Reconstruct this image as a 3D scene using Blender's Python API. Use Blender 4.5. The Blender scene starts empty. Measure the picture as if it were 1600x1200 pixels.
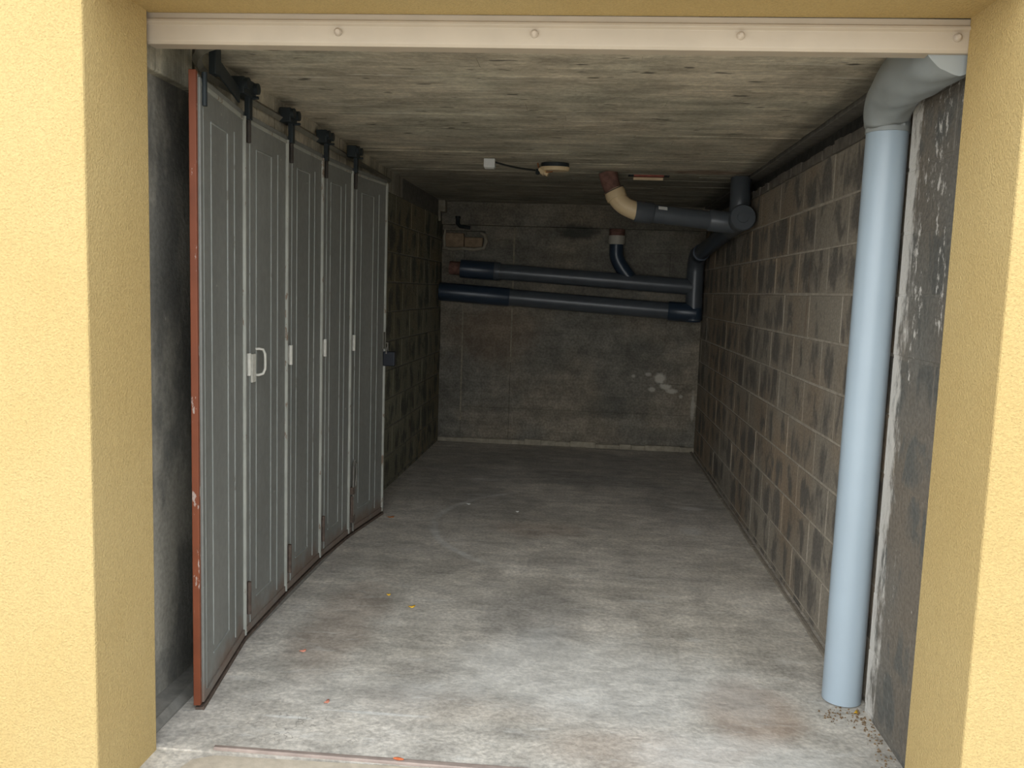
import bpy, bmesh, math, random
from mathutils import Vector, Matrix
from mathutils import noise as mnoise
random.seed(7)
PI = math.pi
sc = bpy.context.scene
COL = sc.collection

# ------------------------------------------------------------------ camera
F = 1330.0
CH = 1.40
cy_ = Vector((113, 143, -F)).normalized()
cu_ = Vector((390, 11780, F)); cu_ = (cu_ - cu_.dot(cy_) * cy_).normalized()
cx_ = cy_.cross(cu_)
M = Matrix((cx_, cy_, cu_))            # rows: world axes seen from the camera
cam = bpy.data.cameras.new('camera')
cam.sensor_fit = 'HORIZONTAL'; cam.sensor_width = 36.0; cam.lens = F / 1600 * 36.0
cam.clip_start = 0.02; cam.clip_end = 300
camo = bpy.data.objects.new('camera', cam); COL.objects.link(camo)
camo.matrix_world = Matrix.Translation((0, 0, CH)) @ M.to_4x4()
sc.camera = camo

# ------------------------------------------------------------------ light
SKY_STRENGTH = 1.0
EXPOSURE = 1.5
w = bpy.data.worlds.new('overcast_sky'); sc.world = w; w.use_nodes = True
bg = w.node_tree.nodes['Background']
bg.inputs[0].default_value = (0.86, 0.93, 1.0, 1); bg.inputs[1].default_value = SKY_STRENGTH
sun = bpy.data.lights.new('sun', 'SUN'); sun.energy = 0.55; sun.angle = math.radians(60); sun.color = (1.0, 0.96, 0.88)
suno = bpy.data.objects.new('sun', sun); COL.objects.link(suno)
suno.rotation_euler = Vector((0.30, 0.88, -0.30)).to_track_quat('-Z', 'Y').to_euler()
sc.view_settings.view_transform = 'Standard'; sc.view_settings.look = 'None'
sc.view_settings.gamma = 1.0; sc.view_settings.exposure = EXPOSURE
try: sc.view_settings.use_curve_mapping = False
except Exception: pass
sc.cycles.max_bounces = 12; sc.cycles.diffuse_bounces = 8
sc.cycles.use_denoising = True

# ------------------------------------------------------------------ helpers
def lin(c):
    return tuple(((v/255)/12.92 if v/255 <= 0.04045 else (((v/255)+0.055)/1.055)**2.4) for v in c)

class Mat:
    def __init__(s, name, rough=0.85, metal=0.0, spec=0.3):
        s.m = bpy.data.materials.new(name); s.m.use_nodes = True
        s.t = s.m.node_tree; s.b = s.t.nodes['Principled BSDF']
        s.b.inputs['Roughness'].default_value = rough
        s.b.inputs['Metallic'].default_value = metal
        s.b.inputs['Specular IOR Level'].default_value = spec
    def n(s, k): return s.t.nodes.new(k)
    def put(s, sock, v):
        if isinstance(v, bpy.types.NodeSocket): s.t.links.new(v, sock)
        elif isinstance(v, (tuple, list)) and sock.type == 'RGBA': sock.default_value = (*v[:3], 1)
        else: sock.default_value = v
    def coord(s, which='Object'): return s.n('ShaderNodeTexCoord').outputs[which]
    def pos(s): return s.n('ShaderNodeNewGeometry').outputs['Position']
    def rnd(s): return s.n('ShaderNodeObjectInfo').outputs['Random']
    def vmath(s, op, a, b):
        x = s.n('ShaderNodeVectorMath'); x.operation = op; s.put(x.inputs[0], a); s.put(x.inputs[1], b); return x.outputs[0]
    def math(s, op, a, b=0.0, c=None, clamp=False):
        x = s.n('ShaderNodeMath'); x.operation = op; x.use_clamp = clamp
        s.put(x.inputs[0], a); s.put(x.inputs[1], b)
        if c is not None: s.put(x.inputs[2], c)
        return x.outputs[0]
    def sep(s, v):
        x = s.n('ShaderNodeSeparateXYZ'); s.put(x.inputs[0], v); return x.outputs
    def comb(s, a, b, c):
        x = s.n('ShaderNodeCombineXYZ'); s.put(x.inputs[0], a); s.put(x.inputs[1], b); s.put(x.inputs[2], c); return x.outputs[0]
    def noise(s, v, scale=5, detail=4, rough=0.55, stretch=None, dist=0.0):
        if stretch: v = s.vmath('MULTIPLY', v, stretch)
        x = s.n('ShaderNodeTexNoise'); s.put(x.inputs['Vector'], v)
        x.inputs['Scale'].default_value = scale; x.inputs['Detail'].default_value = detail
        x.inputs['Roughness'].default_value = rough; x.inputs['Distortion'].default_value = dist
        return x.outputs['Fac']
    def step(s, v, a, b, lo=0.0, hi=1.0):
        x = s.n('ShaderNodeMapRange'); x.interpolation_type = 'SMOOTHSTEP'
        s.put(x.inputs['Value'], v); x.inputs['From Min'].default_value = a; x.inputs['From Max'].default_value = b
        x.inputs['To Min'].default_value = lo; x.inputs['To Max'].default_value = hi
        return x.outputs[0]
    def mix(s, f, a, b):
        x = s.n('ShaderNodeMix'); x.data_type = 'RGBA'
        s.put(x.inputs[0], f); s.put(x.inputs[6], a); s.put(x.inputs[7], b); return x.outputs[2]
    def scale_col(s, c, f):
        x = s.n('ShaderNodeMix'); x.data_type = 'RGBA'; x.blend_type = 'MULTIPLY'
        x.inputs[0].default_value = 1.0
        s.put(x.inputs[6], c); s.put(x.inputs[7], s.comb(f, f, f)); return x.outputs[2]
    def blob(s, p, cx, cy, rx, ry, nz, wob=0.8, a=1.15, b=0.45):
        """a stain of its own shape lying at a spot on the plane (cx, cy)"""
        o = s.sep(p)
        dx = s.math('DIVIDE', s.math('SUBTRACT', o[0], cx), rx)
        dy = s.math('DIVIDE', s.math('SUBTRACT', o[1], cy), ry)
        d = s.math('SQRT', s.math('ADD', s.math('MULTIPLY', dx, dx), s.math('MULTIPLY', dy, dy)))
        d = s.math('ADD', d, s.math('MULTIPLY', s.math('SUBTRACT', nz, 0.5), wob * 2))
        return s.step(d, b, a, 1.0, 0.0)
    def color(s, c): s.put(s.b.inputs['Base Color'], c)
    def bump(s, h, strength=0.4, dist=0.01, prev=None):
        x = s.n('ShaderNodeBump'); x.inputs['Strength'].default_value = strength; x.inputs['Distance'].default_value = dist
        s.put(x.inputs['Height'], h)
        if prev is not None: s.put(x.inputs['Normal'], prev)
        s.t.links.new(x.outputs[0], s.b.inputs['Normal']); return x.outputs[0]

class MB:
    def __init__(s): s.v = []; s.f = []; s.sm = []
    def add(s, vs, fs, smooth=False):
        o = len(s.v); s.v += [tuple(v) for v in vs]; s.f += [tuple(i + o for i in f) for f in fs]; s.sm += [smooth] * len(fs)
    def box(s, x0, y0, z0, x1, y1, z1):
        vs = [(x, y, z) for x in (x0, x1) for y in (y0, y1) for z in (z0, z1)]
        s.add(vs, [(0, 1, 3, 2), (4, 6, 7, 5), (0, 4, 5, 1), (2, 3, 7, 6), (0, 2, 6, 4), (1, 5, 7, 3)])
    def obox(s, c, ax, ay, az, hx, hy, hz):
        """box at c with axis vectors ax, ay, az and half sizes"""
        c = Vector(c); vs = [c + ax*a*hx + ay*b*hy + az*d*hz for a in (-1, 1) for b in (-1, 1) for d in (-1, 1)]
        s.add(vs, [(0, 1, 3, 2), (4, 6, 7, 5), (0, 4, 5, 1), (2, 3, 7, 6), (0, 2, 6, 4), (1, 5, 7, 3)])
    def tube(s, pts, rad, n=20, cap=True, squash=None, fn=None):
        pts = [Vector(p) for p in pts]
        if not isinstance(rad, (list, tuple)): rad = [rad] * len(pts)
        up = None; rings = []
        for i, p in enumerate(pts):
            t = (pts[min(i+1, len(pts)-1)] - pts[max(i-1, 0)]).normalized()
            if up is None:
                up = Vector((0, 0, 1)) if abs(t.z) < 0.9 else Vector((0, -1, 0))
            a = t.cross(up).normalized(); up = a.cross(t).normalized()
            r = []
            for k in range(n):
                th = 2*PI*k/n; rr = rad[i] * (fn(i, th) if fn else 1.0)
                q = 1.0 if not squash else squash[i]
                r.append(p + a*math.cos(th)*rr + up*math.sin(th)*rr*q)
            rings.append(r)
        vs = [v for r in rings for v in r]; fs = []
        for i in range(len(pts)-1):
            for k in range(n):
                k2 = (k+1) % n
                fs.append((i*n+k, i*n+k2, (i+1)*n+k2, (i+1)*n+k))
        s.add(vs, fs, True)
        if cap:
            s.add(rings[0], [tuple(range(n))]); s.add(rings[-1], [tuple(range(n-1, -1, -1))])
    def build(s, name, mat, parent=None, bevel=0.0, seg=2, loc=(0, 0, 0)):
        me = bpy.data.meshes.new(name); me.from_pydata(s.v, [], s.f)
        me.polygons.foreach_set('use_smooth', s.sm)
        bm = bmesh.new(); bm.from_mesh(me); bmesh.ops.recalc_face_normals(bm, faces=bm.faces); bm.to_mesh(me); bm.free()
        me.materials.append(mat); me.update()
        o = bpy.data.objects.new(name, me); COL.objects.link(o); o.location = loc
        if parent is not None: o.parent = parent
        if bevel:
            m = o.modifiers.new('bevel', 'BEVEL'); m.width = bevel; m.segments = seg; m.limit_method = 'ANGLE'; m.harden_normals = False
        return o

def tag(o, label=None, cat=None, group=None, kind=None):
    for k, v in (('label', label), ('category', cat), ('group', group), ('kind', kind)):
        if v: o[k] = v
    return o
def empty(name, loc=(0, 0, 0)):
    o = bpy.data.objects.new(name, None); o.location = loc; o.empty_display_size = 0.1; COL.objects.link(o); return o
def arc(p0, pc, p1, n=8):
    """quadratic bend from p0 to p1 with its corner at pc"""
    p0, pc, p1 = map(Vector, (p0, pc, p1))
    return [p0*(1-t)**2 + pc*2*t*(1-t) + p1*t*t for t in [i/n for i in range(n+1)]]
def sag(a, b, drop=0.0, n=8):
    a, b = Vector(a), Vector(b); return [a.lerp(b, i/n) + Vector((0, 0, -drop*4*(i/n)*(1-i/n))) for i in range(n+1)]

# ------------------------------------------------------------------ materials
def simple(name, c, rough=0.6, metal=0.0, var=0.0, vs=20, spec=0.4, bump=0.0):
    m = Mat(name, rough, metal, spec)
    if var or bump:
        nz = m.noise(m.coord(), vs, 5)
        m.color(m.scale_col(c, m.step(nz, 0.25, 0.75, 1-var, 1+var)))
        if bump: m.bump(nz, bump, 0.005)
    else: m.color(c)
    return m.m

def mat_stucco():
    m = Mat('yellow_stucco', 0.9, 0, 0.2); p = m.pos()
    big = m.noise(p, 1.3, 3); col = m.mix(m.step(big, .3, .7), lin((190, 163, 108)), lin((195, 170, 117)))
    g = m.noise(p, 165, 3, .62); g2 = m.noise(p, 520, 2)
    col = m.scale_col(col, m.step(g, .25, .75, .90, 1.08)); m.color(col)
    b = m.bump(g, .8, 0.007); m.bump(g2, 0.4, 0.004, b); return m.m

def mat_ceiling():
    m = Mat('board_marked_concrete', 0.9, 0, 0.25); p = m.pos()
    band = m.noise(p, 1, 4, .6, (1.3, 11, 1), .6); fine = m.noise(p, 1, 6, .72, (5, 48, 1), .5); pat = m.noise(p, 1.6, 3)
    grit = m.noise(p, 42, 5, .7)
    c = m.mix(m.step(pat, .35, .65), lin((194, 187, 166)), lin((206, 194, 171)))
    c = m.scale_col(c, m.step(band, .3, .72, .78, 1.12)); c = m.scale_col(c, m.step(fine, .25, .75, .88, 1.10))
    c = m.scale_col(c, m.step(grit, .3, .7, .84, 1.12))
    bl = m.noise(p, 1, 5, .7, (3.2, 5.0, 1), .3); c = m.scale_col(c, m.step(bl, .3, .7, .66, 1.18))
    # dark pits lying along the board lines
    pit = m.noise(p, 1, 2, .5, (8, 24, 1)); c = m.mix(m.step(pit, .665, .73, 0, .8), c, lin((62, 58, 52)))
    # chalky drips along some board joints
    ch = m.noise(p, 1, 4, .7, (2.2, 42, 1)); sel = m.noise(m.vmath('ADD', p, (5, 3, 0)), 1, 1, .5, (.9, 2.3, 1))
    f = m.math('MULTIPLY', m.step(ch, .58, .66), m.step(sel, .52, .62)); c = m.mix(m.math('MULTIPLY', f, .75), c, lin((226, 220, 204)))
    # darker tone towards the far end, rust tinge near the clay insert
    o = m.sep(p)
    far_dark = m.step(m.math('ADD', o[1], m.math('MULTIPLY', m.noise(p, 1.5, 3), .9)), 5.75, 6.35)
    c = m.mix(m.math('MULTIPLY', far_dark, .55), c, lin((84, 84, 80)))
    nz = m.noise(p, 3, 3)
    c = m.mix(m.math('MULTIPLY', m.blob(p, .78, 5.45, .36, .10, nz, .4), .5), c, lin((120, 74, 58)))
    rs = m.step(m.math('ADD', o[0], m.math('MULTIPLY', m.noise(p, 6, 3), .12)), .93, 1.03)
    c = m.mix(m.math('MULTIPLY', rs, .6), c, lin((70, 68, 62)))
    m.color(c); b = m.bump(fine, 0.6, 0.008); m.bump(grit, 0.5, 0.008, b); return m.m

def mat_backwall():
    m = Mat('back_wall_concrete', 0.92, 0, 0.2); p = m.pos()
    pat = m.noise(p, 1.4, 4); st = m.noise(p, 1, 4, .6, (1.2, 1, 12)); gr = m.noise(p, 55, 4)
    c = m.mix(m.step(pat, .38, .64), lin((120, 116, 106)), lin((136, 127, 112)))
    c = m.scale_col(c, m.step(st, .3, .7, .84, 1.1)); c = m.scale_col(c, m.step(gr, .3, .7, .80, 1.18)); mo = m.noise(p, 6, 6, .72); c = m.scale_col(c, m.step(mo, .3, .7, .72, 1.2))
    o = m.sep(p); q = m.comb(o[0], o[2], 0.0)
    nz = m.noise(p, 14, 6, .7)
    for cx, cz, rx, rz, s in ((.71, .66, .055, .055, .8), (.755, .585, .06, .03, .75), (.82, .545, .055, .025, .7), (.60, .69, .03, .02, .5), (.64, .555, .035, .025, .6), (1.01, .42, .02, .14, .5), (.47, .67, .02, .015, .5), (.90, .50, .02, .02, .5)):
        c = m.mix(m.math('MULTIPLY', m.blob(q, cx, cz, rx, rz, nz, .7), s), c, lin((198, 192, 178)))
    for cx, cz, rx, rz, s in ((.25, .38, .30, .12, .35), (-.08, 1.93, .24, .075, .8), (.55, .9, .3, .1, .25)):
        c = m.mix(m.math('MULTIPLY', m.blob(q, cx, cz, rx, rz, nz, .5), s), c, lin((58, 62, 60)))
    # rust-brown wash
    c = m.mix(m.math('MULTIPLY', m.blob(q, -.8, 1.0, .45, .3, nz, .5), .3), c, lin((112, 84, 62)))
    m.color(c); b = m.bump(gr, .45, .008); m.bump(m.noise(p, 12, 4), .4, .015, b); return m.m

def mat_block(name, dark, light, thr=0.0, white=False):
    m = Mat(name, 0.92, 0, 0.2); oc = m.coord(); r = m.rnd()
    off = m.math('MULTIPLY', r, 37.0); v = m.vmath('ADD', oc, m.comb(off, off, off))
    o = m.sep(oc)
    core = m.math('COSINE', m.math('MULTIPLY', o[1], 2*PI/.25))
    core = m.math('MULTIPLY', core, -0.24)
    ez = m.math('MULTIPLY', m.math('ABSOLUTE', o[2]), 10.0); core = m.math('SUBTRACT', core, m.math('MULTIPLY', m.math('POWER', ez, 3.0), .55))
    ey = m.math('MULTIPLY', m.math('ABSOLUTE', o[1]), 4.0); core = m.math('SUBTRACT', core, m.math('MULTIPLY', m.math('POWER', ey, 8.0), .7))
    nv = m.noise(v, 1, 3, .5, (1, 9.5, 4.5), 1.2)
    nb = m.noise(v, 1, 3, .6, (1, 4.0, 3.0))
    val = m.math('ADD', m.math('ADD', core, m.math('MULTIPLY', m.math('SUBTRACT', nv, .5), 3.0)), m.math('MULTIPLY', m.math('SUBTRACT', nb, .5), 2.6))
    val = m.math('ADD', val, m.math('MULTIPLY', m.math('SUBTRACT', r, .5), .35))
    f = m.step(val, thr - .30, thr + .42)
    gr = m.noise(v, 75, 4); p = m.pos(); wide = m.noise(p, .8, 3)
    lt = m.mix(m.step(wide, .42, .6), light, tuple(x*y for x, y in zip(light, (1.02, .90, .80))))
    c = m.mix(f, lt, dark)
    c = m.scale_col(c, m.step(gr, .25, .75, .82, 1.16))
    big = m.noise(p, 1, 3, .5, (1, 1.2, .9)); c = m.scale_col(c, m.step(big, .35, .65, .86, 1.1))
    # rusty runs
    run = m.noise(p, 1, 3, .6, (1, 7, .9)); c = m.mix(m.step(run, .62, .76, 0, .0 if white else .4), c, lin((116, 88, 66)))
    # chalk specks
    sp = m.noise(p, 1, 2, .5, (30, 30, 14)); c = m.mix(m.step(sp, .755, .79, 0, .75), c, lin((196, 190, 180)))
    if white:
        q = m.sep(p); nz = m.noise(p, 1, 5, .7, (1, 16, 6)); nw = m.noise(p, 1, 3, .6, (1, 9, 2.4))
        d = m.math('SUBTRACT', 2.895, q[1])
        edge = m.math('ADD', m.math('MULTIPLY', d, 9.0), m.math('MULTIPLY', m.math('SUBTRACT', nz, .5), 3.2))
        f1 = m.step(edge, .30, 1.0, 1, 0)
        zz = m.step(q[2], 1.0, 1.9, 0, .085); f2 = m.step(m.math('ADD', m.math('MULTIPLY', m.math('ADD', nw, m.noise(p, 1, 4, .7, (1, 45, 22))), .5), zz), .61, .67)
        st = m.step(m.noise(p, 1, 3, .6, (1, 40, 3.2)), .70, .75, 0, .8)
        ff = m.math('MAXIMUM', m.math('MAXIMUM', f1, f2), st)
        c = m.mix(m.math('MULTIPLY', ff, .85), c, lin((205, 200, 192)))
    m.color(c); b = m.bump(gr, .6, .006); m.bump(m.noise(v, 14, 3), .35, .012, b); return m.m

def mat_floor():
    m = Mat('stained_concrete_floor', 0.75, 0, 0.35); p = m.pos()
    big = m.noise(p, 1.1, 4, .55); md = m.noise(p, 4.5, 5, .6); fi = m.noise(p, 60, 4, .6); st = m.noise(p, 1, 5, .6, (1.6, 7, 1), .4)
    c = m.mix(m.step(big, .36, .66), lin((194, 187, 175)), lin((206, 199, 188)))
    c = m.scale_col(c, m.step(md, .28, .72, .80, 1.10)); c = m.scale_col(c, m.step(fi, .3, .7, .78, 1.16))
    c = m.scale_col(c, m.step(st, .3, .7, .86, 1.09))
    nz = m.noise(p, 2.6, 5, .6)
    D = lin((96, 96, 97)); B = lin((150, 122, 100)); W = lin((222, 222, 218))
    for cx, cy, rx, ry, s, k in ((.10, 6.3, .60, .35, .55, D), (-.15, 3.6, .30, .35, .45, D), (-.05, 7.0, 1.1, .55, .38, D), (-.9, 6.2, .45, .8, .35, D),
                              (.75, 5.7, .40, .6, .35, D), (-.55, 5.4, .35, .5, .30, D), (.5, 4.3, .30, .4, .18, D), (-.45, 2.95, .3, .25, .15, D),
                              (.62, 2.80, .20, .26, .55, B), (-.2, 4.9, .35, .2, .25, B), (-.95, 3.35, .18, .6, .28, B), (.2, 2.5, .35, .16, .3, B), (-.3, 2.7, .5, .12, .12, B),
                              (.1, 3.0, .65, .4, .35, W), (-.75, 2.75, .35, .2, .15, W), (.7, 5.05, .09, .10, .35, W), (-.7, 6.15, .16, .05, .35, W), (.55, 2.5, .4, .18, .35, W), (-.66, 2.625, .20, .010, .5, W), (-.9, 2.56, .10, .012, .5, W), (.78, 5.6, .1, .06, .45, W)):
        c = m.mix(m.math('MULTIPLY', m.blob(p, cx, cy, rx, ry, nz, .75), s*(.75 if k is D else 1)), c, k)
    # pale sweep marks left by a tyre: arcs
    o = m.sep(p)
    def ring(cx, cy, r, wd, x_hi, s, cc):
        nonlocal c
        dx = m.math('SUBTRACT', o[0], cx); dy = m.math('SUBTRACT', o[1], cy)
        d = m.math('SQRT', m.math('ADD', m.math('MULTIPLY', dx, dx), m.math('MULTIPLY', dy, dy)))
        e = m.math('ABSOLUTE', m.math('SUBTRACT', m.math('ADD', d, m.math('MULTIPLY', m.math('SUBTRACT', nz, .5), .12)), r))
        f = m.math('MULTIPLY', m.step(e, wd*.2, wd, 1, 0), m.step(o[0], x_hi-.15, x_hi, 1, 0))
        f = m.math('MULTIPLY', f, m.step(nz, .3, .6)); c = m.mix(m.math('MULTIPLY', f, s), c, cc)
    ring(.1, 5.0, .94, .035, -.38, .6, W)
    mott = m.noise(p, 1, 6, .72, (9, 15, 1), .6); c = m.scale_col(c, m.step(mott, .3, .7, .78, 1.15))
    chalk = m.noise(m.vmath('ADD', p, (3, 7, 0)), 1, 6, .75, (4, 14, 1), .3); c = m.mix(m.step(chalk, .54, .70, 0, .5), c, lin((214, 212, 206)))
    dk = m.noise(m.vmath('ADD', p, (9, 1, 0)), 1, 6, .75, (5, 12, 1), .3); c = m.mix(m.step(dk, .58, .72, 0, .45), c, lin((112, 108, 104)))
    pock = m.noise(p, 1, 3, .6, (30, 55, 1)); c = m.mix(m.math('MULTIPLY', m.step(pock, .66, .72), m.blob(p, -.02, 2.45, .22, .10, nz, .6)), c, lin((92, 76, 70)))
    cr = m.noise(p, 3.5, 4, .6); e = m.math('ABSOLUTE', m.math('SUBTRACT', cr, .5))
    f = m.math('MULTIPLY', m.step(e, .0, .005, 1, 0), m.blob(p, -.85, 2.50, .35, .12, nz, .3)); c = m.mix(m.math('MULTIPLY', f, .6), c, lin((90, 86, 80)))
    m.color(c)
    m.put(m.b.inputs['Roughness'], m.step(md, .3, .7, .55, .85))
    b = m.bump(fi, .5, .005); m.bump(md, .3, .01, b); return m.m

def mat_panel():
    m = Mat('galvanised_grey_panel', 0.5, 0.0, 0.45); p = m.pos()
    a = m.noise(p, 1, 4, .6, (3, 3, .8)); b_ = m.noise(p, 35, 4); sc_ = m.noise(p, 1, 3, .5, (14, 14, 30))
    c = m.mix(m.step(a, .3, .7), lin((120, 120, 114)), lin((134, 134, 128)))
    c = m.scale_col(c, m.step(b_, .3, .7, .92, 1.06))
    c = m.mix(m.step(sc_, .72, .76, 0, .5), c, lin((176, 172, 162)))
    o = m.sep(p); low = m.math('SUBTRACT', m.math('MULTIPLY', m.noise(p, 9, 4), .22), o[2])
    c = m.mix(m.step(low, -.02, .08, 0, .6), c, lin((112, 82, 62)))
    m.color(c); m.bump(b_, .08, .003); return m.m
def mat_worn(name, base, chip, amt=.55, rough=.55):
    m = Mat(name, rough, 0, .4); p = m.pos()
    n1 = m.noise(p, 1, 5, .7, (30, 30, 9)); c = m.scale_col(base, m.step(m.noise(p, 8, 3), .3, .7, .88, 1.1))
    c = m.mix(m.step(n1, amt, amt+.03, 0, .9), c, chip); m.color(c); m.bump(n1, .2, .002); return m.m

STUCCO = mat_stucco(); CEIL = mat_ceiling(); BACK = mat_backwall(); FLOOR = mat_floor(); PANEL = mat_panel()
BLOCK_R = mat_block('right_wall_block', lin((108, 103, 96)), lin((146, 138, 125)), .0)
BLOCK_N = mat_block('pier_block', lin((96, 95, 90)), lin((112, 110, 104)), .0, True)
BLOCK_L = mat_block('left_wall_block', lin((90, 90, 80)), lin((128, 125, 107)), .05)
MORTAR = simple('mortar', lin((166, 157, 143)), .95, var=.18, vs=25, spec=.2, bump=.5)
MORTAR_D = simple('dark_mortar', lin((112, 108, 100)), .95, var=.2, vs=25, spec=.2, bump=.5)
PLASTER = simple('pale_plaster', lin((150, 142, 126)), .95, var=.25, vs=18, spec=.2, bump=.6)
CREAM = simple('cream_paint', lin((180, 166, 146)), .5, var=.04, vs=9)
BEAD = mat_worn('worn_bead', lin((142, 144, 138)), lin((112, 108, 100)), .62)
FLANGE = mat_worn('worn_flange', lin((162, 162, 152)), lin((118, 98, 80)), .60)
RUSTRED = mat_worn('rust_red_paint', lin((122, 64, 38)), lin((176, 160, 150)), .60, .5)
RUST = simple('rusty_steel', lin((92, 78, 68)), .8, var=.3, vs=40, bump=.4)
HINGE_D = simple('dark_hinge', lin((62, 56, 50)), .7, .1, var=.2)
BLACK = simple('black_steel', lin((42, 48, 50)), .5, .2, var=.2)
GALV = simple('galvanised_rail', lin((120, 116, 108)), .55, .3, var=.15)
WHITEP = simple('white_paint_metal', lin((206, 202, 190)), .45, var=.1, vs=60)
PVC_P = simple('pale_grey_pvc', lin((158, 172, 182)), .38, var=.03, vs=4, spec=.5)
VINYL = simple('grey_vinyl', lin((146, 150, 148)), .55, var=.06, vs=7, spec=.4)
PVC_D = simple('dark_grey_pvc', lin((78, 83, 88)), .34, var=.10, vs=9, spec=.5)
PVC_B = simple('blue_grey_pvc', lin((46, 59, 74)), .32, var=.08, vs=9, spec=.5)
PVC_C = simple('cream_pvc', lin((214, 190, 150)), .45, var=.06, vs=12)
CLAY = simple('clay_stub', lin((116, 84, 74)), .85, var=.3, vs=30, bump=.6)
DARK = simple('dark_cavity', lin((40, 42, 42)), .9)
WHITE = simple('white_plastic', lin((226, 226, 222)), .4)
CABLE = simple('black_cable', lin((34, 36, 36)), .5)
LEAF_Y = simple('yellow_leaf', lin((226, 178, 52)), .6, var=.15)
LEAF_B = simple('brown_leaf', lin((150, 96, 54)), .7, var=.2)
LEAF_P = simple('pink_petal', lin((216, 142, 118)), .6, var=.1)
SAND = simple('sandy_paving', lin((182, 170, 152)), .9, var=.10, vs=35, spec=.2, bump=.5)
GROUND = simple('yard_concrete', lin((168, 166, 160)), .9, var=.12, vs=14, spec=.2, bump=.4)
DIRT = simple('dirt', lin((104, 84, 60)), .95, var=.4, vs=60)

# ------------------------------------------------------------------ setting
ZC = 2.16; YB = 7.67; XR = 1.04; YF = 2.35
def xl(y): return -1.365 + (y - YF) / (YB - YF) * 0.075      # the left wall runs slightly askew

mb = MB(); mb.box(-1.60, YF-.02, -.2, 1.4, YB+.3, 0.0)
fl = mb.build('floor', FLOOR); tag(fl, kind='structure')
mb = MB(); mb.box(-14, -16, -.25, 14, YF-.02, -.006)
tag(mb.build('ground', FLOOR), kind='structure')
# sandy slab in front of the threshold, its end rounded
pts = [(-1.03, 2.30), (-1.085, 2.27), (-1.10, 2.22), (-1.06, 2.12), (-1.0, 1.6), (.93, 1.6), (.93, 2.325), (-.3, 2.325)]
mb = MB(); n = len(pts); mb.add([(x, y, -.01) for x, y in pts] + [(x, y, .006) for x, y in pts],
    [tuple(range(n)), tuple(range(2*n-1, n-1, -1))] + [(i, (i+1) % n, (i+1) % n+n, i+n) for i in range(n)])
tag(mb.build('threshold_slab', SAND), kind='structure')

# ceiling: each shuttering board left its own strip in the concrete
mb = MB(); mb.box(-2.4, YF-.02, ZC+.02, 2.0, YB+.5, ZC+.35)
y = YF - .02
while y < YB + .3:
    wd = random.choice((.085, .10, .115)) * random.uniform(.95, 1.05)
    x = -1.6
    while x < 1.0:
        ln = random.uniform(.9, 2.4); x1 = min(x+ln, 1.0)
        if 1.0 - x1 < .25: x1 = 1.0
        d = random.uniform(0, .004)
        mb.box(x, y + .0005, ZC - d + .004, x1 - .0004, y + wd - .0005, ZC + .03); x = x1
    y += wd
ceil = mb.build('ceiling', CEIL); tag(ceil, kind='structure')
# clay tile cast into the ceiling
mb = MB(); mb.box(.285, 5.60, ZC-.010, .475, 5.655, ZC+.01)
ins = mb.build('clay_insert', simple('clay_red', lin((150, 84, 72)), .8, var=.25, vs=30), ceil)
mb = MB(); mb.box(.285, 5.655, ZC-.026, .475, 5.668, ZC+.01); mb.build('mortar_edge', PVC_C, ceil)
mb = MB()
for a, b in ((.25, .284), (.476, .51)): mb.box(a, 5.60, ZC-.008, b, 5.65, ZC+.01)
mb.build('clay_insert', DARK, ceil)

# back wall: shuttered concrete, with two boxed recesses and a chased-out hole
xs = [-1.6, -1.29, -1.085, -.905, -.64, -.1, .38, .555, .745, .765, .935, 1.35]
zs = sorted(set([0, .05, .19, .33, .47, .61, .75, .89, 1.03, 1.17, 1.31, 1.44, 1.575, 1.675, 1.765, 1.84, 1.915, 1.965]))
mb = MB(); mb.box(-1.6, YB+.09, -.1, 1.4, YB+.4, ZC+.3)
def in_hole(xa, xb, za, zb):
    cxm, cz = (xa+xb)/2, (za+zb)/2
    if .555 < cxm < .745 and 1.575 < cz < 1.765: return .03
    if .765 < cxm < .935 and 1.575 < cz < 1.765: return .022
    if -1.29 < cxm < -.905 and 1.765 < cz < 1.915: return .07
    return None
panel_off = [random.uniform(0, .006) for _ in xs]
row_off = [random.uniform(0, .005) for _ in zs]
for i in range(len(xs)-1):
    for j in range(len(zs)-1):
        d = in_hole(xs[i], xs[i+1], zs[j], zs[j+1])
        if d is None: d = panel_off[i]*.5 + row_off[j] + random.uniform(0, .001)
        mb.box(xs[i], YB+d, zs[j], xs[i+1]-(.003 if xs[i+1] in (-1.085, -.64) else 0), YB+.1, zs[j+1]-.0012)
back = mb.build('wall_back', BACK); tag(back, kind='structure')
mb = MB(); mb.box(-1.6, YB-.05, 1.965, 1.35, YB+.1, ZC+.02)      # beam along the top of the back wall
for k in range(9): mb.box(-1.6 + k*.33, YB-.050-random.uniform(0, .004), 1.975, -1.6+(k+1)*.33-.002, YB, ZC+.02)
tag(mb.build('trim_1', BACK), kind='structure')
mb = MB()
for x, z0_, z1_ in ((-.640, .75, 1.95), (-1.085, .2, 1.3)): mb.box(x-.008, YB-.003, z0_, x+.005, YB+.01, z1_)
mb.build('seam_fin', simple('seam_fin', lin((138, 130, 112)), .9, var=.3, vs=30, bump=.4), back)
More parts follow.
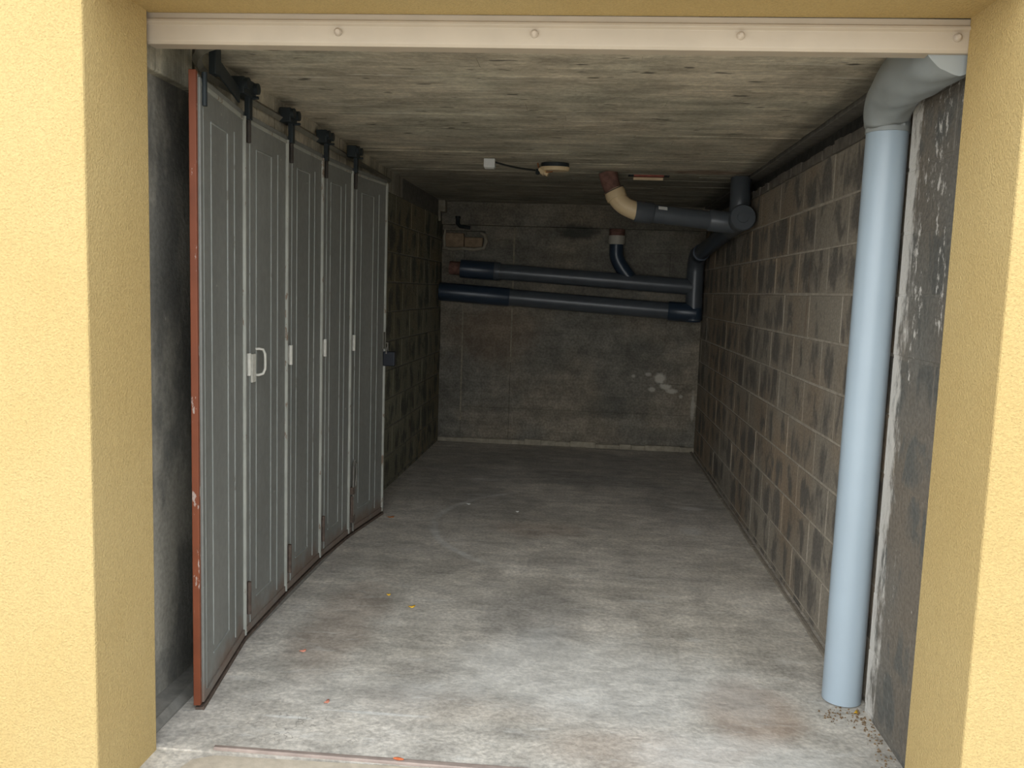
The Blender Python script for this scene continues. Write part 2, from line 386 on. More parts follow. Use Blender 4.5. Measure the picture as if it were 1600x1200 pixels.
# broken hollow clay pieces and plaster around the chased hole
def lump(x0, x1, z0, z1, y0, y1, mat, name):
    m2 = MB(); nx = 5; vs = []
    m2.box(x0, y0, z0, x1, y1, z1); return m2.build(name, mat, back, bevel=.008)
TAN = simple('broken_clay', lin((150, 128, 104)), .9, var=.25, vs=22, bump=.6)
lump(-1.285, -1.10, 1.765, 1.895, YB+.02, YB+.08, TAN, 'clay_block')
lump(-1.095, -.93, 1.765, 1.86, YB+.028, YB+.08, TAN, 'clay_block')
mb = MB(); path = [(-.945, YB-.002, 1.90), (-.905, YB-.006, 1.88), (-.893, YB-.008, 1.82), (-.915, YB-.006, 1.765), (-1.0, YB-.006, 1.75), (-1.1, YB-.008, 1.758), (-1.2, YB-.006, 1.748), (-1.285, YB-.004, 1.76)]
mb.tube(path, [.012, .017, .02, .016, .018, .014, .018, .014], 8); mb.build('plaster_rim', PLASTER, back)
mb = MB(); mb.tube([(-1.27, YB-.01, 1.765), (-1.275, YB-.012, 1.85), (-1.265, YB-.012, 1.92)], [.014, .012, .010], 8); mb.build('plaster_rim', PLASTER, back)
mb = MB(); x = -1.29
while x < XR:
    ln = random.uniform(.1, .25); mb.box(x, YB-.012-random.uniform(0, .012), 0, min(x+ln, XR), YB+.02, .04+random.uniform(-.008, .014)); x += ln
tag(mb.build('baseboard_back', PLASTER, bevel=.004), kind='structure')

# block walls
def block_mesh(L, Hh, D, seed, name):
    """one hollow block lying along y, its worn face towards -x, edges knocked off"""
    rr = random.Random(seed); e = .0022
    vs = []
    for (yy, zz) in ((-L/2, -Hh/2), (L/2, -Hh/2), (L/2, Hh/2), (-L/2, Hh/2)): vs.append((D/2, yy, zz))
    for (yy, zz) in ((-L/2, -Hh/2), (L/2, -Hh/2), (L/2, Hh/2), (-L/2, Hh/2)): vs.append((-D/2+e, yy, zz))
    for (yy, zz) in ((-L/2, -Hh/2), (L/2, -Hh/2), (L/2, Hh/2), (-L/2, Hh/2)):
        vs.append((-D/2, yy - math.copysign(e*rr.uniform(.6, 1.8), yy), zz - math.copysign(e*rr.uniform(.6, 1.6), zz)))
    fs = [(0, 1, 2, 3)] + [(i, (i+1) % 4, (i+1) % 4+4, i+4) for i in range(4)] + [(i+4, (i+1) % 4+4, (i+1) % 4+8, i+8) for i in range(4)] + [(8, 9, 10, 11)]
    me = bpy.data.meshes.new(name); me.from_pydata(vs, [], fs)
    bm = bmesh.new(); bm.from_mesh(me); bmesh.ops.recalc_face_normals(bm, faces=bm.faces); bm.to_mesh(me); bm.free(); return me
CACHE = {}
def block(par, mat, xface, y0, y1, z0, z1, side, rotz=0.0):
    D = .05; L = round(y1-y0, 3); Hh = round(z1-z0, 3); k = (L, Hh, mat.name, random.randint(0, 3))
    if k not in CACHE:
        CACHE[k] = block_mesh(L, Hh, D, len(CACHE), 'block'); CACHE[k].materials.append(mat)
    o = bpy.data.objects.new('block', CACHE[k]); COL.objects.link(o); o.parent = par
    pr = random.uniform(-.0012, .0012)
    o.location = (xface + side*(D/2 + pr), (y0+y1)/2 + random.uniform(-.0025, .0025), (z0+z1)/2 + random.uniform(-.002, .002))
    o.rotation_euler = (0, 0, (0 if side > 0 else PI) + rotz)

mb = MB(); mb.box(XR+.0022, YF-.0, -.1, XR+.4, YB+.3, 2.066)
wr = mb.build('wall_right', MORTAR); tag(wr, kind='structure')
J = .009
def courses(par, mat, y_lo, y_hi, xf, side, phase, rot=0.0, z0=.025):
    for k in range(-1, 10):
        za = z0 + .2*k + J/2; zb = z0 + .2*(k+1) - J/2
        za = max(za, 0.0)
        if zb - za < .01: continue
        off = phase + (.25 if k % 2 else 0.0)
        j = math.floor((y_lo - off)/.5)
        while off + j*.5 < y_hi:
            a = max(off + j*.5 + J/2, y_lo); b = min(off + (j+1)*.5 - J/2, y_hi); j += 1
            if b - a < .04: continue
            xm = xf((a+b)/2) if callable(xf) else xf
            block(par, mat, xm, a, b, za, zb, side, rot)
courses(wr, BLOCK_R, 2.90, YB, XR, 1, 4.05)
# nearer pier stands 2 cm proud of the wall, chalk-stained
mb = MB(); mb.box(XR-.0172, YF, 0, XR+.01, 2.888, 2.03)
mb.build('pier_mortar', BLOCK_N, wr)
courses(wr, BLOCK_N, YF, 2.892, XR-.018, 1, 2.80)
mb = MB(); mb.box(XR+.05, YF, 2.0, XR+.4, YB+.3, ZC+.2); mb.build('slot_back', simple('shaded_slot', lin((62, 60, 56)), .95, var=.3, vs=20, bump=.5), wr)  # shade of the gap under the slab is put into this dark colour
# ragged bedding above the last course, dark gap under the slab
mb = MB(); y = YF
while y < YB:
    ln = random.uniform(.06, .2); mb.box(XR-.004-random.uniform(0, .012), y, 2.02, XR+.03, min(y+ln, YB), 2.064+random.uniform(-.007, .008)); y += ln
mb.build('bedding', simple('bedding_mortar', lin((104, 98, 90)), .95, var=.3, vs=14, bump=.7), wr)
mb = MB(); mb.box(1.012, YF, ZC-.010, XR+.055, YB, ZC+.02)
tag(mb.build('trim_2', MORTAR_D, bevel=.003), kind='structure')
# mortar fillet along the foot of the right wall
mb = MB(); y = 2.95
while y < YB-.02:
    ln = random.uniform(.2, .5); a = 1.008 + random.uniform(-.003, .003)
    mb.box(a-.006, y, -.01, a+.014, min(y+ln, YB-.01), .008+random.uniform(0, .004)); y += ln
tag(mb.build('baseboard_right', simple('fillet', lin((138, 130, 118)), .9, var=.2, vs=30, bump=.4), bevel=.004), kind='structure')

# left wall (slightly askew)
rotl = math.atan2(.075, YB-YF)
mb = MB()
vs = [(xl(YF-.02)-.0022, YF-.02), (xl(YB)-.0022, YB+.02), (-1.9, YB+.3), (-1.9, YF-.02)]
mb.add([(x, y, -.1) for x, y in vs] + [(x, y, ZC+.2) for x, y in vs], [(0, 1, 2, 3), (4, 7, 6, 5), (0, 4, 5, 1), (1, 5, 6, 2), (2, 6, 7, 3), (3, 7, 4, 0)])
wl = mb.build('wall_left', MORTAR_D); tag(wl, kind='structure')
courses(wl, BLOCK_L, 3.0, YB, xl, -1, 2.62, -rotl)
def mat_coat():
    m = Mat('patchy_render', .92, 0, .2); p = m.pos()
    a = m.noise(p, 1, 5, .6, (1, 6, 3)); g = m.noise(p, 60, 4); b = m.noise(p, 1, 4, .6, (1, 2.2, 1.3))
    c = m.mix(m.step(a, .40, .60), lin((122, 119, 111)), lin((158, 152, 139)))
    c = m.scale_col(c, m.step(b, .35, .65, .72, 1.15)); c = m.scale_col(c, m.step(g, .3, .7, .88, 1.1))
    sp = m.noise(p, 1, 2, .5, (1, 26, 15)); c = m.mix(m.step(sp, .73, .77, 0, .7), c, lin((176, 170, 156)))
    m.color(c); bb = m.bump(g, .5, .006); m.bump(a, .4, .02, bb); return m.m
mb = MB(); mb.add([(xl(YF)+.012, YF-.02, 0), (xl(3.05)+.010, 3.05, 0), (-1.42, 3.05, 0), (-1.42, YF-.02, 0), (xl(YF)+.012, YF-.02, 2.03), (xl(3.05)+.010, 3.05, 2.03), (-1.42, 3.05, 2.03), (-1.42, YF-.02, 2.03)],
    [(0, 1, 5, 4), (1, 2, 6, 5), (2, 3, 7, 6), (3, 0, 4, 7), (4, 5, 6, 7), (0, 3, 2, 1)])
mb.build('render_coat', mat_coat(), wl)
mb = MB(); mb.box(-1.5, YF, 2.02, -1.315, YB, ZC+.02)
tag(mb.build('trim_3', CEIL, bevel=.006), kind='structure')
# low concrete plinth at the foot of the left wall by the opening
mb = MB(); mb.add([(-1.262, YF-.02, 0), (-1.258, 4.9, 0), (-1.45, 4.9, 0), (-1.45, YF-.02, 0), (-1.285, YF-.02, .022), (-1.33, 4.9, .012), (-1.45, 4.9, .012), (-1.45, YF-.02, .05)],
    [(0, 1, 5, 4), (4, 5, 6, 7), (0, 4, 7, 3), (1, 2, 6, 5), (0, 3, 2, 1), (3, 7, 6, 2)])
tag(mb.build('baseboard_left', simple('plinth', lin((128, 124, 116)), .9, var=.22, vs=22, bump=.5)), kind='structure')

# facade: stucco piers and lintel
def rough_box(mb, *a): mb.box(*a)
mb = MB()
mb.box(-9, 2.02, -.1, -1.222, YF-.02, 4.2); mb.box(.95, 2.02, -.1, 9, YF-.002, 4.2); mb.box(-1.23, 2.02, 2.125, .96, YF-.002, 4.2)
tag(mb.build('wall_front', STUCCO, bevel=.006), kind='structure')
# cream pressed-metal fascia over the opening, lip along the top third
mb = MB()
prof = [(YF-.002, 2.128), (YF-.002, 2.112), (YF-.012, 2.108), (YF-.014, 2.100), (YF-.004, 2.094), (YF-.004, 2.052), (YF+.002, 2.044), (YF+.05, 2.044), (YF+.05, 2.128)]
n = len(prof); L_, R_ = -1.235, .962
mb.add([(L_, a, b) for a, b in prof] + [(R_, a, b-.003) for a, b in prof], [tuple(range(n)), tuple(range(2*n-1, n-1, -1))] + [(i, i+n, (i+1) % n+n, (i+1) % n) for i in range(n)])
fa = mb.build('trim_4', CREAM, bevel=.0015); tag(fa, kind='structure')
for x in (-.693, -.161, .378, .922):
    mb = MB(); mb.tube([(x, YF-.002, 2.078), (x, YF-.012, 2.078), (x, YF-.016, 2.078)], [.011, .010, .005], 14); mb.build('bolt', simple('bolt_cream', lin((178, 164, 146)), .6, var=.2) if 'bolt_cream' not in bpy.data.materials else bpy.data.materials['bolt_cream'], fa)

# rusty floor rail at the threshold
mb = MB(); mb.add([(-1.05, 2.335, -.004), (.25, 2.335, -.004), (.25, 2.375, -.004), (-1.06, 2.362, -.004), (-1.05, 2.337, .010), (.25, 2.337, .008), (.25, 2.373, .003), (-1.055, 2.360, .004)],
    [(0, 1, 5, 4), (1, 2, 6, 5), (2, 3, 7, 6), (3, 0, 4, 7), (4, 5, 6, 7), (0, 3, 2, 1)])
sill = mb.build('threshold_strip', simple('rusty_strip', lin((158, 142, 132)), .85, var=.18, vs=16, bump=.4), None, bevel=.002)
tag(sill, 'rusty steel strip set in the concrete floor across the garage threshold', 'floor rail')
for x, l in ((-.49, .03), (.05, .08)):
    mb = MB(); mb.tube([(x-l/2, 2.355, .009), (x, 2.350, .011), (x+l/2, 2.352, .009)], [.004, .007, .003], 8, squash=[.5, .5, .5])
    mb.build('rust_flake', simple('orange_rust', lin((186, 98, 58)), .8, var=.25, vs=60) if 'orange_rust' not in bpy.data.materials else bpy.data.materials['orange_rust'], sill)

# ------------------------------------------------------------------ folding door
DP = [(-1.191, 2.564), (-1.273, 3.125), (-1.284, 3.620), (-1.282, 4.110), (-1.255, 4.545), (-1.186, 5.055)]
door = empty('folding_gate', (-1.27, 2.6, 0)); door_inv = Vector(door.location)
tag(door, 'grey metal folding garage door of five embossed leaves pushed against the block wall', 'door')
Z0, Z1 = .02, 2.02; TH = .026
def dbuild(mb, name, mat, par=None, bevel=0.0):
    o = mb.build(name, mat, None, bevel)
    if par is None: o.parent = door; o.location = -door_inv
    else: o.parent = par; o.location = (0, 0, 0)
    return o
panels = []
for k in range(5):
    a = Vector((*DP[k], 0)); b = Vector((*DP[k+1], 0)); u = (b-a); Lp = u.length; u.normalize()
    nrm = Vector((u.y, -u.x, 0)); zz = Vector((0, 0, 1))       # nrm faces the room (+x)
    P = lambda s, z, d: a + u*s + zz*z + nrm*d
    g = .006
    mb = MB(); mb.obox(P(Lp/2, (Z0+Z1)/2, -TH/2), u, nrm, zz, Lp/2-g, TH/2, (Z1-Z0)/2)
    pan = dbuild(mb, 'door_panel', PANEL, None, .003); panels.append(pan)
    lo, hi, li, ri = g+.045, Lp*.74, Lp*.24, Lp*.58
    # outer and inner pressed ribs
    def rib(pts, r, nm, mat=BEAD):
        m2 = MB(); m2.tube([P(s, z, .0005) for s, z in pts], r*.8, 6); return dbuild(m2, nm, mat, pan)
    rib([(lo, Z0+.03), (lo, Z1-.045)], .0042, 'rib'); rib([(hi, Z0+.05), (hi, Z1-.10)], .0042, 'rib')
    zb_, zt_ = .135, 1.90
    rib([(li, zb_+.03), (li, zt_)], .0036, 'rib'); rib([(ri, zb_), (ri, zt_)], .0045, 'rib')
    rib([(li, zt_), (ri, zt_)], .0042, 'rib'); rib([(li, zb_), (ri, zb_)], .0042, 'rib')
    # rolled edges
    m2 = MB(); m2.tube([P(Lp-g-.012, Z0+.005, .002), P(Lp-g-.012, Z1-.02, .002)], .0095, 10); dbuild(m2, 'rolled_edge', FLANGE, pan)
    m2 = MB(); m2.obox(P(Lp/2, Z1-.028, .002), u, nrm, zz, Lp/2-.02, .004, .007); dbuild(m2, 'top_flange', FLANGE, pan, .002)
    m2 = MB(); m2.obox(P(Lp/2, Z0+.016, .002), u, nrm, zz, Lp/2-.008, .004, .014); dbuild(m2, 'bottom_flange', PANEL, pan, .002)
    if k == 0:
        m2 = MB(); m2.obox(P(-.002, (Z0+Z1)/2+.004, -TH/2+.001), u, nrm, zz, .009, TH/2-.002, (Z1-Z0)/2+.004); dbuild(m2, 'edge_channel', RUSTRED, pan, .002)['label'] = 'rust-red painted edge channel with chipped spots'
        m2 = MB(); m2.obox(P(.022, (Z0+Z1)/2, .003), u, nrm, zz, .013, .003, (Z1-Z0)/2-.01); dbuild(m2, 'edge_strip', PANEL, pan, .001)
    # hinges on the near edge of every following leaf
    if k > 0:
        for z, hgt, mt in ((1.085, .085, WHITEP), (.165, .13, RUST), (1.950, .08, HINGE_D)):
            m2 = MB(); m2.tube([P(.012, z-hgt/2, .012), P(.012, z+hgt/2, .012)], .009, 10)
            m2.obox(P(.022, z, .004), u, nrm, zz, .016, .003, hgt/2*.9)
            for dz in (-.3, .3): m2.tube([P(.028, z+dz*hgt, .006), P(.028, z+dz*hgt, .010)], .004, 8)
            h = dbuild(m2, 'hinge', mt, pan)
    if k == 1:
        m2 = MB(); q = []
        s0, zc = .115, 1.085
        q = [P(s0, zc+.052, .0), P(s0+.004, zc+.053, .012), P(s0+.016, zc+.050, .024), P(s0+.022, zc+.032, .030), P(s0+.022, zc, .031), P(s0+.022, zc-.028, .030), P(s0+.016, zc-.046, .024), P(s0+.004, zc-.050, .012), P(s0, zc-.050, 0)]
        m2.tube(q, .0052, 10); hd = dbuild(m2, 'handle', WHITEP, pan); hd['label'] = 'white bow handle'
        m2 = MB(); m2.obox(P(s0-.035, zc-.02, .004), u, nrm, zz, .02, .004, .055); dbuild(m2, 'handle_plate', WHITEP, pan, .002)
    if k == 4:
        m2 = MB(); m2.tube([P(.02, .03, .016), P(.02, .40, .016)], .007, 10); m2.tube([P(.02, .40, .016), P(.035, .43, .016), P(.055, .41, .018), P(.058, .33, .018), P(.045, .28, .018)], .006, 8)
        dbuild(m2, 'drop_bolt', GALV, pan)
        for z in (.10, .26):
            m2 = MB(); m2.obox(P(.02, z, .01), u, nrm, zz, .016, .012, .02); dbuild(m2, 'bolt_guide', RUST, pan, .002)
        m2 = MB(); m2.obox(P(Lp-.03, 1.075, .006), u, nrm, zz, .022, .004, .05); dbuild(m2, 'hasp', GALV, pan, .002)
        m2 = MB(); m2.tube([P(Lp-.02, 1.06, .006), P(Lp-.02, 1.06, .026), P(Lp-.02, 1.02, .026), P(Lp-.02, 1.02, .006)], .004, 8); dbuild(m2, 'staple', GALV, pan)
        LOCKP = P(Lp-.02, .965, .022); LU, LN = u, nrm
# roller hangers above the joints
for k, s in ((1, 1.5), (2, 1.05), (3, 1.0), (4, 1.0)):
    x, y = DP[k]; X = Vector((1, 0, 0)); Yv = Vector((0, 1, 0)); zz = Vector((0, 0, 1)); x += .012
    par = None
    m2 = MB(); m2.obox((x+.004, y, 2.045), X, Yv, zz, .010, .016, .055)
    hg = dbuild(m2, 'roller_hanger', BLACK, None, .003)
    m2 = MB(); m2.obox((x-.006, y-.015*s, 2.098), X, Yv, zz, .026, .040*s, .030); dbuild(m2, 'trolley', BLACK, hg, .005)
    for dy in (-.03, .03):
        m2 = MB(); m2.tube([(x+.020, y-.015*s+dy*s, 2.105), (x+.034, y-.015*s+dy*s, 2.105)], .020, 14); dbuild(m2, 'wheel', BLACK, hg)
    m2 = MB(); m2.tube([(x+.015, y+.006, 2.07), (x+.040, y+.006, 2.07)], .006, 6); dbuild(m2, 'bolt', BLACK, hg)
# stay plate from the first trolley back along the leading leaf
m2 = MB(); a = Vector((-1.222, 2.76, 2.10)); b = Vector((-1.262, 3.05, 2.06))
u = (b-a).normalized(); m2.obox((a+b)/2, u, Vector((u.y, -u.x, 0)).normalized(), Vector((0, 0, 1)), (b-a).length/2, .004, .026)
m2.obox(a+Vector((.0, .0, .005)), Vector((0, 1, 0)), Vector((1, 0, 0)), Vector((0, 0, 1)), .022, .012, .045)
dbuild(m2, 'stay_plate', BLACK, None, .003)
m2 = MB(); m2.tube([(-1.185, 2.60, 1.93), (-1.185, 2.60, 2.03)], .009, 8); dbuild(m2, 'hinge', BLACK, panels[0])

# padlock
m2 = MB(); m2.obox(LOCKP + Vector((.014, 0, 0)), Vector((1, 0, 0)), Vector((0, 1, 0)), Vector((0, 0, 1)), .036, .016, .044)
pl_ = m2.build('body', PVC_B if False else simple('navy_lock', lin((20, 24, 34)), .4), None, .005)
lock = empty('padlock', tuple(LOCKP)); tag(lock, 'dark blue padlock hanging on the farthest door leaf', 'padlock')
pl_.parent = lock; pl_.location = -Vector(LOCKP)
m2 = MB(); m2.tube([LOCKP + LU*-.016 + Vector((0, 0, .03))] + [LOCKP + LU*(.016*math.cos(t)*-1) + Vector((0, 0, .050+.018*math.sin(t))) for t in [i*PI/8 for i in range(9)]] + [LOCKP + LU*.016 + Vector((0, 0, .03))], .004, 8)
o = m2.build('shackle', GALV, lock); o.location = -Vector(LOCKP)
m2 = MB(); m2.tube([LOCKP + LN*.013, LOCKP + LN*.0150], .009, 12, squash=[1.3, 1.3]); o = m2.build('keyhole_cover', GALV, lock); o.location = -Vector(LOCKP)

# overhead rail: runs along the left wall and bends across behind the fascia
path = [(-1.300, 5.6, 2.085), (-1.300, 2.98, 2.085)] + [tuple(p) for p in arc((-1.300, 2.98, 2.085), (-1.300, 2.46, 2.09), (-.85, 2.46, 2.10), 12)][1:] + [(.78, 2.44, 2.10)]
mb = MB(); mb.tube(path, .015, 4); rail = mb.build('overhead_rail', simple('rail_steel', lin((124, 120, 108)), .6, .2, var=.15))
for f_ in rail.data.polygons: f_.use_smooth = False
tag(rail, 'dull steel sliding door rail under the ceiling, curving across the opening', 'rail')
# guide channel in the floor under the leaves
mb = MB()
for k in range(5):
    a = Vector((*DP[k], .006)); b = Vector((*DP[k+1], .006)); u = (b-a).normalized(); nr = Vector((u.y, -u.x, 0))
    mb.obox((a+b)/2 + nr*-.008, u, nr, Vector((0, 0, 1)), (b-a).length/2+.002, .012, .004)
    mb.obox((a+b)/2 + nr*.006, u, nr, Vector((0, 0, 1)), (b-a).length/2+.002, .0025, .007)
tag(mb.build('floor_guide', RUST), 'rusty guide channel on the floor beneath the folding door', 'rail')

# ------------------------------------------------------------------ pale downpipe
dp = empty('downpipe', (.965, 2.962, 0)); tag(dp, 'pale grey plastic downpipe with a crumpled grey elbow at the top', 'downpipe')
iv = -Vector(dp.location)
mb = MB(); mb.tube([(.965, 2.962, .004), (.965, 2.962, .5), (.966, 2.96, 1.2), (.968, 2.956, 1.985)], .066, 40)
o = mb.build('pipe', PVC_P, dp); o.location = iv
def crease(i, th):
    return 1 + .05*(1-2*abs(mnoise.noise(Vector((i*.10, math.cos(th)*1.1+5, math.sin(th)*1.1+2))))) + .05*mnoise.noise(Vector((i*.11, math.cos(th)*1.6, math.sin(th)*1.6))) + .022*math.sin(th*5 + i*.5)*min(1, i/5)
cl = [(.968, 2.956, 1.950), (.968, 2.956, 1.975)] + [tuple(p) for p in arc((.966, 2.955, 1.98), (.955, 2.945, 2.055), (.940, 2.79, 2.070), 10)] + [(.938, 2.74, 2.073), (.936, 2.66, 2.075), (.936, 2.58, 2.075), (.936, 2.50, 2.075), (.936, 2.365, 2.075)]
# densify
dn = []
for i in range(len(cl)-1):
    a, b = Vector(cl[i]), Vector(cl[i+1]); m_ = max(1, int((b-a).length/.012))
    for t in range(m_): dn.append(a.lerp(b, t/m_))
dn.append(Vector(cl[-1])); N_ = len(dn)
rr = [.068 + .013*min(1, max(0, (i-3)/16)) for i in range(N_)]
mb = MB(); mb.tube(dn, rr, 48, squash=[1.0]*N_, fn=crease)
o = mb.build('elbow_wrap', VINYL, dp); o.location = iv
mb = MB(); mb.tube([(.936, 2.46, 2.085), (.936, 2.37, 2.085)], .060, 24); o = mb.build('spigot', DARK, dp); o.location = iv

# ------------------------------------------------------------------ drainage pipework
dr = empty('drainage_pipework', (.9, 7.5, 1.2)); iv2 = -Vector(dr.location)
tag(dr, 'dark grey plastic drain pipes running below the ceiling and across the back wall', 'pipes')
def dpart(mb, name, mat, par=None, lab=None):
    o = mb.build(name, mat, par or dr)
    if par is None: o.location = iv2
    if lab: o['label'] = lab
    return o
yb = 7.56
A0, A1 = Vector((-1.10, yb, 1.575)), Vector((.93, yb-.01, 1.478))      # upper run on the back wall
mb = MB(); mb.tube([A0, A1], .070, 28); dpart(mb, 'pipe', PVC_D)
mb = MB(); t = (A1-A0).normalized(); mb.tube([A0, A0+t*.30, A0+t*.31], [.080, .080, .072], 28); s_ = dpart(mb, 'socket', PVC_B)
mb = MB(); mb.tube([A0+t*.30, A0+t*.325, A0+t*.35], [.081, .083, .081], 28); dpart(mb, 'collar', PVC_D)
mb = MB(); mb.tube([A0-t*.10, A0+t*.01], .058, 20); dpart(mb, 'clay_stub', CLAY, None, 'broken red clay pipe end')
B0, B1 = Vector((-1.285, yb, 1.368)), Vector((.93, yb-.01, 1.255))      # lower run
mb = MB(); mb.tube([B0, B1], .074, 28); dpart(mb, 'pipe', PVC_D)
t = (B1-B0).normalized(); mb = MB(); mb.tube([B0, B0+t*.62, B0+t*.63], [.081, .081, .075], 28); dpart(mb, 'socket', PVC_B)
mb = MB(); mb.tube([B1-t*.20, B1-t*.19, B1+t*.04], [.075, .084, .084], 28); dpart(mb, 'socket', PVC_B)
# corner riser
mb = MB(); mb.tube([(.955, yb-.01, 1.19), (.955, yb-.01, 1.26), (.952, yb-.01, 1.45), (.952, yb-.01, 1.60)] + [tuple(p) for p in arc((.952, yb-.01, 1.62), (.952, yb-.02, 1.72), (.955, yb-.13, 1.755), 6)], .074, 28)
dpart(mb, 'riser', PVC_D)
mb = MB(); mb.tube([(.952, yb-.01, 1.52), (.952, yb-.01, 1.58)], .076, 28); dpart(mb, 'collar', PVC_D)
mb = MB(); mb.tube([(.955, yb-.01, 1.175), (.955, yb-.01, 1.20), (.955, yb-.01, 1.30)], [.06, .076, .076], 28); dpart(mb, 'elbow', PVC_B)
# run along the right wall towards the opening
mb = MB(); mb.tube([(.955, yb-.12, 1.753), (.950, 6.6, 1.80), (.945, 5.72, 1.862)], .060, 28); dpart(mb, 'pipe', PVC_B)
mb = MB(); mb.tube([(.955, yb-.12, 1.753), (.953, yb-.32, 1.763)], .070, 28); dpart(mb, 'socket', PVC_B)
# tee with round access cap
mb = MB(); mb.tube([(.945, 5.80, 1.858), (.948, 5.55, 1.878), (.950, 5.42, 1.888)], [.068, .070, .070], 30); tee = dpart(mb, 'tee', PVC_D)
mb = MB(); mb.tube([(.950, 5.425, 1.888), (.950, 5.405, 1.890), (.950, 5.395, 1.891)], [.080, .082, .074], 30); dpart(mb, 'access_cap', PVC_D)
mb = MB(); mb.tube([(.950, 5.398, 1.891), (.950, 5.388, 1.892)], [.036, .034], 20); dpart(mb, 'cap_boss', PVC_D)
mb = MB(); mb.tube([(.955, 5.60, 1.93), (.958, 5.58, 2.0), (.960, 5.60, 2.06), (.965, 5.64, 2.15)], [.060, .064, .064, .064], 24); dpart(mb, 'branch', PVC_D)
# cross run under the ceiling
C0, C1 = Vector((.305, 5.50, 1.918)), Vector((.93, 5.58, 1.868)); t = (C1-C0).normalized()
mb = MB(); mb.tube([C0, C1], .058, 28); cr_ = dpart(mb, 'pipe', PVC_D)
mb = MB(); mb.tube([C0-t*.01, C0+t*.10, C0+t*.108], [.067, .067, .060], 28); dpart(mb, 'socket', PVC_D)
mb = MB(); mb.tube([C1-t*.17, C1-t*.16, C1], [.060, .067, .067], 28); dpart(mb, 'socket', PVC_D)
m3 = MB(); up = t.cross(Vector((0, 1, 0))).normalized(); up = Vector((0, 0, 1)); q = C0+t*.165
nn = Vector((0, -.80, .60)).normalized(); tt = t.cross(nn).normalized()
m3.obox(q + nn*.0585, t, tt, nn, .028, .012, .0012); dpart(m3, 'sticker', WHITE, None, 'small white sticker')
# cream elbow up to the ceiling
mb = MB(); e = arc((.180, 5.52, 2.005), (.205, 5.51, 1.950), (.315, 5.50, 1.917), 10); mb.tube(e, [.057]*11, 28); dpart(mb, 'elbow', PVC_C, None, 'cream plastic elbow')
mb = MB(); mb.tube([(.160, 5.53, 2.045), (.172, 5.525, 2.022), (.184, 5.52, 1.995)], [.063, .067, .064], 28); dpart(mb, 'collar', PVC_C, None, 'cream socket ring')
mb = MB(); mb.tube([(.118, 5.545, 2.16), (.135, 5.54, 2.10), (.160, 5.53, 2.045)], [.060, .056, .053], 22, fn=lambda i, th: 1+.06*math.sin(3*th+i)); dpart(mb, 'clay_stub', CLAY, None, 'rusty red-brown stub from the ceiling')
mb = MB(); mb.tube([(.155, 5.53, 2.052), (.158, 5.53, 2.046)], .068, 24); dpart(mb, 'seal_ring', RUST)
# wye branch on the back wall
mb = MB(); mb.tube([(.262, yb, 1.90), (.262, yb, 1.955)], .066, 24); dpart(mb, 'seal_ring', CLAY)
mb = MB(); mb.tube([(.262, yb, 1.825), (.262, yb, 1.835), (.262, yb, 1.90)], [.064, .072, .072], 28); dpart(mb, 'collar', simple('grey_white_pvc', lin((182, 176, 162)), .5), None, 'off-white socket')
mb = MB(); mb.tube([(.262, yb, 1.83), (.263, yb, 1.76)] + [tuple(p) for p in arc((.263, yb, 1.74), (.275, yb, 1.66), (.40, yb, 1.525), 8)], .061, 28); dpart(mb, 'wye_branch', PVC_B)
# pipe clip at the stub near the left corner
ps = empty('pipe_stub', (-1.1, 7.6, 1.95)); tag(ps, 'short dark capped pipe stub poking from the back wall beam', 'pipe'); i3 = -Vector(ps.location)
mb = MB(); mb.tube([(-1.145, 7.60, 2.02), (-1.145, 7.60, 1.97), (-1.12, 7.58, 1.945), (-1.03, 7.58, 1.935)], [.018, .018, .017, .015], 10); o = mb.build('stub', BLACK, ps); o.location = i3
mb = MB(); mb.tube([(-1.145, 7.60, 2.015), (-1.145, 7.60, 2.035)], .023, 12); o = mb.build('cap', BLACK, ps); o.location = i3

# small bracket in the far left corner
mb = MB(); mb.box(-1.31, 7.45, 2.06, -1.235, 7.55, 2.16); mb.box(-1.31, 7.45, 1.98, -1.275, 7.47, 2.07)
tag(mb.build('corner_bracket', PLASTER, bevel=.004), 'pale plastered lump under the ceiling in the far corner', 'plaster')

# ------------------------------------------------------------------ ceiling lamp wiring
jb = empty('junction_box', (-.585, 5.08, ZC)); tag(jb, 'small white square junction box on the ceiling', 'junction box')
mb = MB(); mb.box(-.033, -.03, -.050, .033, .03, 0); mb.build('box', WHITE, jb, .004)
mb = MB(); mb.box(-.029, -.026, -.056, .029, .026, -.050); mb.build('lid', WHITE, jb, .003)
mb = MB(); mb.tube(sag((-.555, 5.08, 2.143), (-.31, 5.22, 2.120), .008), .0055, 8)
tag(mb.build('cable', CABLE), 'black cable sagging between the white box and the ceiling lamp', 'cable')
lp = empty('ceiling_lamp', (-.22, 5.2, ZC)); tag(lp, 'stripped oval bulkhead lamp with bare lampholder on the ceiling', 'lamp')
mb = MB(); N2 = 28
ov = [(math.cos(2*PI*i/N2)*.088, math.sin(2*PI*i/N2)*.055) for i in range(N2)]
mb.add([(x, y, -.030) for x, y in ov] + [(x*.92, y*.92, -.044) for x, y in ov] + [(x, y, -.022) for x, y in ov],
       [tuple(range(N2, 2*N2))] + [(i, (i+1) % N2, (i+1) % N2+N2, i+N2) for i in range(N2)] + [(i+2*N2, (i+1) % N2+2*N2, (i+1) % N2, i) for i in range(N2)] + [tuple(range(3*N2-1, 2*N2-1, -1))])
o = mb.build('base_plate', PVC_C, lp); o.location = (.015, 0, 0)
